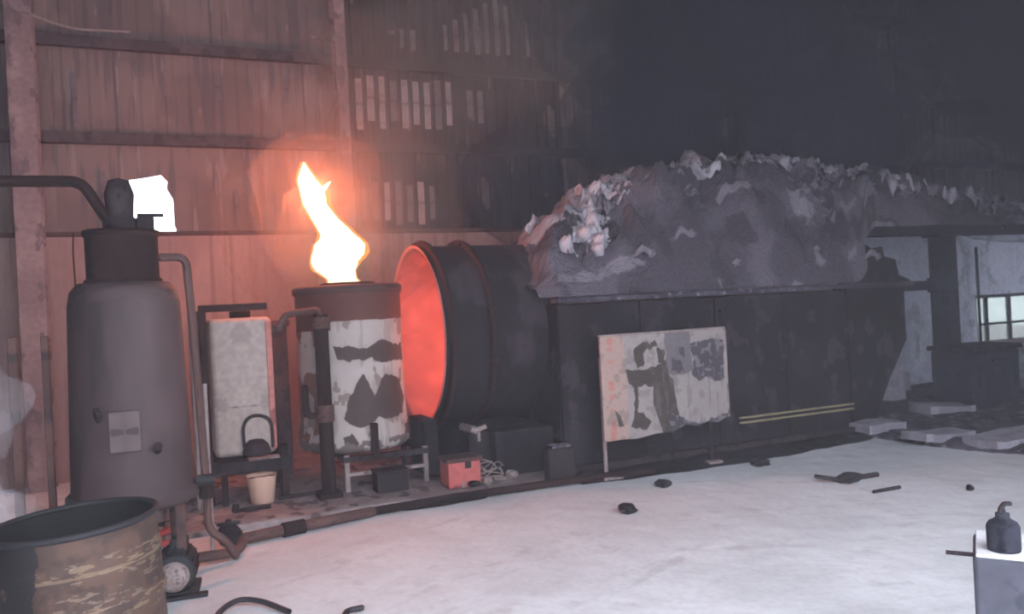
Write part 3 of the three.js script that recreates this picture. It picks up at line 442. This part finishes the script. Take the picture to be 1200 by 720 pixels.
{
  const L = (a, b, c, s) => lump(a, b, c, 0.45, s, 2);
  const deb = [[0.13, 1.14, L(0.085, 0.04, 0.06, 4), 'dark lump of debris alone on the white floor below the sign board'], [0.82, 0.6, L(0.075, 0.04, 0.06, 9), 'dark lump of debris at the foot of the sign board, on the right'], [2.03, 0.42, L(0.09, 0.05, 0.07, 15), 'dark lump of debris by the casing foot, halfway to its right end']];
  for (const [s, n, g, l] of deb) single('debris_lump', l, 'debris', g, M.soot, [s, 0.022, n], s * 3);
  const d = thing('torn_rag', 'grey torn rag or sheet piece lying on the white floor at right', 'rag', [2.15, 0, 1.35], 0.1);
  part('cloth', L(0.14, 0.045, 0.09, 21).translate(0, 0.025, 0), M.steel, d); parts('tail', [rod([0.08, 0.02, 0.02], [0.32, 0.015, 0.04], 0.022), rod([-0.12, 0.03, -0.02], [-0.26, 0.06, -0.12], 0.018)], M.steel, d);
  single('splinter', 'thin dark splinter on the white floor just in front of the torn rag', 'splinter', rod([-0.14, 0.012, 0], [0.14, 0.012, 0.03], 0.014), M.steel, [2.12, 0, 1.75], 0.1);
  single('pebble', 'tiny dark pebble on the white floor right of the torn rag', 'pebble', L(0.03, 0.03, 0.03, 30), M.soot, [2.62, 0.015, 2.1]);
  const slabs = [[4.0, -0.02, 0.52, 0.3, 0.09, 'pale broken slab nearest the right end of the furnace, on the ash edge'], [4.05, 0.66, 0.6, 0.34, 0.08, 'pale broken slab lying second from the furnace on the ash'], [4.5, 1.2, 0.95, 0.4, 0.07, 'pale long slab at the front edge of the ash by the right side'], [5.5, -0.42, 0.62, 0.4, 0.12, 'pale tilted slab in front of the shelter post foot'], [6.6, -2.3, 0.8, 0.4, 0.3, 'large pale block behind the furnace end near the shelter post'], [5.9, -1.7, 0.6, 0.3, 0.5, 'pale stepped block leaning behind the furnace end'], [7.6, -0.3, 0.5, 0.3, 0.16, 'pale slab far right on the ash beside the dark bin']];
  const pale = mat({ map: blotch([158, 152, 162], [174, 168, 178], [142, 136, 145], 2), bumpMap: grain, bumpScale: 0.01 });
  slabs.forEach(([s, n, w, dz, h, l], i) => { const g = new THREE.BoxGeometry(w, h, dz, 8, 3, 5); rough(g, 0.05, 3, i * 3); const m = single('rubble_slab', l, 'rubble', worldUV(g), pale, [s, 0.05 + h / 2, n], rnd(-0.25, 0.25)); m.rotation.z = rnd(-0.06, 0.08); });
}

// ---------- dark bin and grey casing beside the post ----------
{
  const b = thing('dark_bin', 'large dark steel bin standing before the shelter post at right', 'bin', [6.38, 0.04, -0.62]);
  part('body', box(0.86, 0.72, 0.6, 0, 0.36, 0, 0.04), M.columnDark, b); part('lid', box(0.92, 0.06, 0.66, 0, 0.75, 0, 0.02), M.columnDark, b); part('handle', rod([-0.12, 0.6, 0.33], [0.12, 0.6, 0.33], 0.014), M.steel, b);
  const g = thing('grey_hopper', 'grey rounded hopper with a pale rim in front of the bright window', 'hopper', [7.45, 0.03, -0.55]);
  part('bowl', lathe([[0, 0.15], [0.2, 0.16], [0.36, 0.34], [0.46, 0.6], [0.48, 0.74], [0.46, 0.75], [0.43, 0.6], [0, 0.3]], 40), mat({ map: blotch([124, 128, 128], [140, 144, 142], [100, 102, 104], 3) }), g); part('rim', new THREE.TorusGeometry(0.47, 0.02, 8, 40).rotateX(Math.PI / 2).translate(0, 0.75, 0), M.paleSteel, g);
  for (let i = 0; i < 3; i++) { const a = i * 2.1 + 0.4; part('leg', rod([0.4 * Math.cos(a), 0, 0.4 * Math.sin(a)], [0.32 * Math.cos(a), 0.4, 0.32 * Math.sin(a)], 0.025), M.steel, g); }
  single('wall_pipe', 'thin dark pipe running up the pale wall beside the bright window', 'pipe', elbowPipe([[0, 0.5, 0], [0, 2.2, 0]], 0.025), M.columnDark, [10.0 - 0.08, 0, -3.14]);
}

// ---------- left foreground: upright vessel, pipes, drum, pump ----------
{
  const t = thing('upright_boiler', 'tall grey sooty upright boiler with a narrower neck on top, behind the rusty drum', 'boiler', [-3.24, 0, 0.95]);
  part('shell', lathe([[0, 0.5], [0.32, 0.51], [0.375, 0.54], [0.375, 0.6], [0.345, 0.63], [0.335, 1.0], [0.315, 1.74], [0.3, 1.82], [0.26, 1.87], [0, 1.88]], 48), mat({ roughness: 0.7, bumpMap: grain, bumpScale: 0.003, map: blotch([66, 50, 50], [78, 60, 60], [50, 38, 39], 3) }), t);
  part('neck', lathe([[0.22, 1.86], [0.22, 1.89], [0.205, 1.9], [0.205, 2.15], [0.215, 2.16], [0.215, 2.19], [0, 2.2]], 40), M.sootBrown, t);
  part('stack', lathe([[0.1, 2.18], [0.1, 2.26], [0.075, 2.28], [0.085, 2.42], [0.06, 2.5], [0, 2.52]], 28), M.steel, t);
  part('vent_cap', [box(0.1, 0.09, 0.1, 0.14, 2.23, 0.03, 0.015), box(0.15, 0.02, 0.04, 0.17, 2.285, 0.03)], M.steel, t);
  part('sight_door', [turned(box(0.17, 0.24, 0.03, 0, 0, 0, 0.012), 0, -0.05, 0).translate(-0.02, 1.0, 0.342)], mat({ map: blotch([96, 82, 82], [112, 98, 97], [70, 58, 58], 6) }), t, 'paler worn sight door'); parts('nozzle', [rod([-0.15, 1.06, 0.27], [-0.16, 1.14, 0.37], 0.02), rod([0.14, 0.86, 0.28], [0.15, 0.9, 0.36], 0.025)], M.steel, t);
  for (const [x, z] of [[-0.25, 0.2], [0.25, 0.2], [-0.22, -0.24], [0.22, -0.24]]) part('leg', box(0.06, 0.52, 0.06, x, 0.26, z, 0.008), M.rustSteel, t);
  const lines = single('overhead_pipe', 'thick dark pipe coming in from the left and bending down to the boiler top', 'pipe', elbowPipe([[-1.7, 2.475, 0], [-0.24, 2.49, 0], [-0.1, 2.24, 0], [0.0, 2.2, 0]], 0.034), M.sootBrown, [-3.2, 0, 0.98]);
  const u = thing('looped_pipe', 'brown pipe looping out of the boiler neck and down to the floor valve', 'pipe', [-3.0, 0, 1.0]);
  part('pipe', elbowPipe([[-0.02, 2.02, 0], [0.12, 2.02, 0], [0.14, 1.6, 0], [0.17, 0.6, 0], [0.17, 0.3, 0], [0.28, 0.2, 0], [0.32, 0.12, 0.04]], 0.026, 0.06), M.rustSteel, u); part('coupling', [rod([0.165, 0.62, 0], [0.17, 0.5, 0], 0.045, 16)], M.sootBrown, u); const vb = part('valve', [rod([0.11, 0.62, 0.03], [0.22, 0.62, 0.03], 0.035, 14)], M.black, u); part('lever', rod([0.165, 0.62, 0.03], [0.28, 0.65, 0.06], 0.01), M.black, vb);
  single('thin_riser', 'thin pale pipe standing just right of the boiler and looped pipe', 'pipe', rod([0, 0.07, 0], [0.0, 1.2, 0], 0.014), M.paleSteel, [-2.8, 0, 0.75]);
  single('hanging_cable', 'thin dark cable hanging down the wall left of the boiler', 'cable', tube([[0, 1.85, 0], [0.005, 2.1, 0], [0, 2.4, 0], [0.01, 2.6, 0]], 0.008), M.sootBrown, [-3.85, 0, -2.95 ]);
  for (const [s, w, l] of [[-3.86, 0.05, 'leftmost of two thin brown posts left of the boiler'], [-3.69, 0.04, 'thin brown post close against the left side of the boiler']]) { const p = thing('thin_post', l, 'post', [s, 0, 0.85]); part('shaft', box(w, 1.55, 0.05, 0, 0.8, 0, 0.006), M.rustSteel, p); part('foot', box(0.12, 0.03, 0.12, 0, 0.015, 0), M.rustSteel, p); }

  // rusty drum
  const d = thing('oil_drum', 'open rusty oil drum with rolling hoops and worn paint in the left foreground', 'drum', [-3.325, 0, 3.0]);
  const rust = bake(1024, 512, (q, v) => {
    const x = q * 16, y = v * 8, a = fbm(x * 1.5, y * 1.5, 4, 5), hoop = Math.min(Math.abs(v - 0.667), Math.abs(v - 0.345), Math.abs(v - 0.86)), b = fbm(x * 1.2, y * 7, 8, 4);
    let c = blend([62, 45, 38], [84, 61, 50], step(0.38, 0.62, a));
    c = blend(c, [66, 50, 44], 0.7 * step(0.52, 0.66, fbm(x * 2, y * 2, 19, 5)));
    if (hoop < 0.028 && b > 0.58) c = blend(c, [132, 112, 88], 0.6);
    if (v > 0.5 && v < 0.9 && fbm(x * 2.2, y * 9, 28, 4) > 0.67) c = blend(c, [134, 116, 96], 0.55);
    const black = fbm(x * 0.9, y * 0.9, 51, 5) + 0.52 * step(0.47, 0.42, q + 0.12 * (fbm(x * 1.3, y * 1.6, 61, 4) - 0.5));
    return black > 0.8 ? blend([26, 22, 24], [36, 30, 30], a) : c;
  });
  const hoops = [[0.285, 0.0], [0.29, 0.02]]; for (let i = 0; i <= 60; i++) { const y = 0.03 + i * 0.0143; hoops.push([0.285 + 0.012 * Math.max(0, 1 - Math.abs(y - 0.3) / 0.025) + 0.012 * Math.max(0, 1 - Math.abs(y - 0.595) / 0.025) + 0.006 * Math.max(0, 1 - Math.abs(y - 0.76) / 0.02) + 0.006 * Math.max(0, 1 - Math.abs(y - 0.72) / 0.015), y]); }
  const wall = lathe(hoops, 72), wu = wall.attributes.uv, wp = wall.attributes.position; for (let i = 0; i < wu.count; i++) wu.setY(i, wp.getY(i) / 0.89);
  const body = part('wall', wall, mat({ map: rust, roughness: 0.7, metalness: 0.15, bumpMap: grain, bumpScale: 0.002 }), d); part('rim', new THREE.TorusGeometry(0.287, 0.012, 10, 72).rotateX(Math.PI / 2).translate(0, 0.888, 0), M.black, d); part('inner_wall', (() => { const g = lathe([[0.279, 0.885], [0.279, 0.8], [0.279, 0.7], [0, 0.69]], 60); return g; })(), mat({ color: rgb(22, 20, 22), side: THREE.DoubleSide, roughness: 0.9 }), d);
  d.rotation.z = 0.05;

  const m = thing('electric_motor', 'black ribbed electric motor with a pale round end cap on the floor beside the drum', 'motor', [-3.03, 0, 1.2], -0.1);
  part('housing', [lathe([[0, -0.22], [0.1, -0.22], [0.115, -0.19], [0.115, 0.1], [0.1, 0.13], [0, 0.13]], 32).rotateX(Math.PI / 2).translate(0, 0.145, 0), box(0.26, 0.03, 0.26, 0, 0.018, -0.02, 0.006)], M.black, m);
  for (let i = 0; i < 18; i++) { const a = i / 18 * 6.283; part('cooling_fin', turned(box(0.006, 0.016, 0.26, 0, 0.117, -0.04), 0, 0, a).translate(0, 0.145, 0), M.black, m); }
  part('end_cap', lathe([[0, 0.17], [0.05, 0.168], [0.085, 0.15], [0.088, 0.12]], 32).rotateX(Math.PI / 2).translate(0, 0.135, 0), M.paleSteel, m, 'pale round cap'); part('terminal_box', box(0.1, 0.07, 0.1, 0.02, 0.275, -0.08, 0.01), M.black, m); part('foot', box(0.3, 0.02, 0.06, 0.03, 0.012, 0.13), M.black, m);

  const v = thing('floor_valve', 'dark round valve where the looped pipe meets the floor pipes', 'valve', [-2.68, 0, 0.46]);
  part('body', [lump(0.085, 0.085, 0.085, 0.15, 3).translate(0, 0.11, 0), rod([0, 0.1, 0], [0, 0.22, 0], 0.02)], M.soot, v); part('handwheel', new THREE.TorusGeometry(0.07, 0.012, 8, 28).rotateX(1.3).translate(0, 0.2, 0.03), M.black, v); part('flange', rod([0.06, 0.07, 0], [0.09, 0.07, 0], 0.06, 18), M.rustSteel, v);
  const fp = thing('floor_pipe', 'long pinkish brown pipe lying along the kerb from the floor valve', 'pipe', [-2.5, 0, 0.3]);
  part('pipe', elbowPipe([[-0.1, 0.05, 0.08], [0.25, 0.05, 0.0], [0.9, 0.045, -0.16]], 0.042), M.rustSteel, fp); part('coupling', rod([0.2, 0.05, 0.02], [0.36, 0.05, -0.02], 0.055), M.sootBrown, fp);
  single('motor_pipe', 'short pipe on the floor running from the motor to the floor valve', 'pipe', elbowPipe([[-0.42, 0.09, 0.2], [-0.05, 0.06, 0.12], [0.02, 0.06, -0.05], [0.0, 0.08, -0.12]], 0.034), M.rustSteel, [-2.62, 0, 0.62]);
  const red = mat({ color: rgb(176, 74, 68), roughness: 0.7 });
  single('tool_handle', 'upper of two red tool handles on the floor behind the drum', 'tool', rod([-0.2, 0.03, 0.06], [0.16, 0.1, -0.06], 0.022), red, [-3.12, 0, -0.05]);
  single('tool_handle', 'lower of two red tool handles on the floor behind the drum', 'tool', rod([-0.2, 0.025, 0.06], [0.12, 0.04, -0.02], 0.022), red, [-3.1, 0, 0.1]);
  single('black_rod', 'short black rod on the floor behind the drum above the red handles', 'rod', rod([-0.14, 0.02, 0], [0.16, 0.05, 0], 0.016), M.black, [-3.16, 0, -0.5]);
  single('hose_loop', 'black hose arching up at the bottom edge of the white floor, left', 'hose', tube([[-0.16, 0.02, 0.3], [-0.13, 0.03, 0.05], [-0.02, 0.04, -0.08], [0.1, 0.03, -0.02], [0.22, 0.02, 0.2]], 0.016, 40, 8, 0.5), M.rubber, [-2.7, 0, 1.74]);
  single('hose_end', 'tip of a black hose at the bottom edge, right of the hose loop', 'hose', elbowPipe([[-0.08, 0.015, 0.2], [-0.02, 0.02, 0.06], [0.06, 0.02, 0.06]], 0.016), M.rubber, [-2.18, 0, 2.03]);
  single('roof_cable', 'pale cable sagging across the top of the wall at the left column', 'cable', tube([[-4.2, 4.82, 0], [-3.95, 4.72, 0], [-3.7, 4.67, 0], [-3.2, 4.68, 0]], 0.012), M.paleSteel, [0, 0, -2.8]);
  single('cable_bracket', 'small pale bracket arm sticking out from the thin wall column above the flame', 'bracket', [box(0.26, 0.025, 0.03, 0, 0, 0), box(0.03, 0.08, 0.05, 0.12, 0, 0)], M.paleSteel, [-1.2, 4.8, -2.84]);
}

// ---------- right foreground: dark box and spray bottle ----------
{
  const b = thing('dark_cabinet', 'dark steel box with a powder covered top at the lower right edge', 'box', [-0.038, 0, 4.455], -0.93);
  part('body', box(0.5, 0.575, 0.36, 0, 0.3, 0, 0.02), mat({ map: blotch([74, 74, 84], [86, 86, 98], [60, 60, 70], 3) }), b); part('powder', box(0.48, 0.012, 0.34, 0, 0.592, 0, 0.005), M.floor, b, 'white powder layer'); part('handle', rod([-0.34, 0.575, 0.1], [-0.24, 0.575, 0.1], 0.008), M.steel, b);
  const s = thing('spray_bottle', 'small dark pump bottle with a bent nozzle on the powdered box', 'bottle', [-0.19, 0.598, 4.385]);
  part('body', lathe([[0, 0], [0.054, 0], [0.056, 0.01], [0.056, 0.09], [0.048, 0.105], [0.02, 0.122], [0, 0.124]], 32), M.columnDark, s); part('collar', lathe([[0.024, 0.118], [0.024, 0.138], [0.012, 0.142], [0.01, 0.155], [0, 0.156]], 20), M.columnDark, s); part('nozzle', tube([[-0.012, 0.13, 0], [-0.008, 0.155, 0], [0.012, 0.17, 0], [0.046, 0.166, 0]], 0.009, 20, 8), M.steel, s);
  const k = thing('cable_coil', 'loose dark cable end lying on the powdered box beside the bottle', 'cable', [-0.1, 0.6, 4.45], -0.5);
  part('coil', tube([[-0.02, 0.012, 0], [0.0, 0.05, 0], [0.03, 0.07, 0.01], [0.06, 0.05, 0], [0.09, 0.012, 0.02]], 0.008, 24, 8), M.black, k);
}

// ---------- thin smoke round the fire ----------
{
  const fume = matte({ color: rgb(156, 142, 132), transparent: true, opacity: 0.05, depthWrite: false }), g = [];
  for (const [s, y, n, q] of [[-1.45, 2.4, -1.15, 0.45], [-1.5, 2.35, -1.3, 0.62], [-1.62, 2.7, -1.35, 0.7], [-1.8, 2.5, -1.6, 0.85], [-1.2, 2.5, -1.7, 0.8], [-1.4, 3.1, -1.7, 0.9], [-0.8, 2.7, -1.9, 0.9], [-0.5, 3.2, -2.0, 1.0], [-1.0, 3.8, -1.9, 0.9], [-0.3, 4.3, -1.9, 1.1], [0.5, 5.0, -1.9, 1.2], [-0.8, 5.1, -1.9, 1.1], [0.9, 4.2, -2.0, 1.0], [1.3, 4.9, -2.0, 1.0]]) g.push(lump(q * 0.9, q, q * 0.6, 0.28, s * 5 + y * 3, 4).translate(s, y, n));
  const m = part('smoke', g, fume, scene); m.castShadow = false; m.position.copy(P(0, 0, 0)); m.rotation.y = A; m.userData = { label: 'thin smoke glowing round the flame above the tank', category: 'smoke', kind: 'stuff' };
}

// ---------- dark smoke banked up under the roof over the furnace ----------
{
  const fume = matte({ color: rgb(44, 52, 66), roughness: 1, specularIntensity: 0, transparent: true, opacity: 0.16, depthWrite: false }), g = [];
  for (let i = 0; i < 64; i++) { const s = 2.3 + 11.5 * ((i * 0.618) % 1) + rnd(-0.3, 0.3), q = rnd(0.7, 1.25) * (s < 3 ? 0.75 : 1), y = mix(3.35, 6.7, ((i * 0.755) % 1)) + (s < 3.5 ? 0.35 : s > 6.5 ? -0.3 : 0), n = rnd(-2.25, -1.0); g.push(lump(q * 1.25, q * 0.9, q * 0.55, 0.3, i * 7, 4).translate(s, Math.min(y, 6.2), n)); }
  for (let i = 0; i < 22; i++) { const q = rnd(0.5, 0.85); g.push(lump(q * 1.15, q, q * 0.6, 0.32, i * 13 + 5, 4).translate(0.9 + 2.6 * Math.sqrt((i * 0.618) % 1) + rnd(-0.15, 0.15), mix(2.95, 6.2, (i * 0.755) % 1), rnd(-2.45, -1.9))); }
  const m = part('smoke_bank', g, fume, scene); m.position.copy(P(0, 0, 0)); m.rotation.y = A; m.userData = { label: 'dark bluish smoke hanging over the furnace heap at upper right', category: 'smoke', kind: 'stuff' };
}

// ---------- white steam drifting up behind the drum ----------
{
  const vapour = new THREE.MeshStandardMaterial({ color: rgb(236, 232, 236), roughness: 1, transparent: true, opacity: 0.048, side: THREE.FrontSide, depthWrite: false });
  const g = [];
  for (let i = 0; i < 30; i++) { const f = i / 30, r = rnd(0.08, 0.2) + 0.1 * f, s = -3.88 + rnd(-0.32, 0.3) * (1 - 0.4 * f) - 0.15 * f, y = 0.5 + 0.95 * f ** 1.6 + rnd(-0.08, 0.12); g.push(lump(r, r * rnd(0.8, 1.3), r * 0.7, 0.5, i * 11, 4).translate(s, y, 1.9 + rnd(-0.2, 0.35))); }
  const m = part('steam', g, vapour, scene); m.name = 'steam'; m.castShadow = false; m.position.copy(P(0, 0, 0)); m.rotation.y = A; m.userData = { label: 'white steam drifting up behind the rusty drum at the left edge', category: 'steam', kind: 'stuff' };
}

renderer.render(scene, camera);
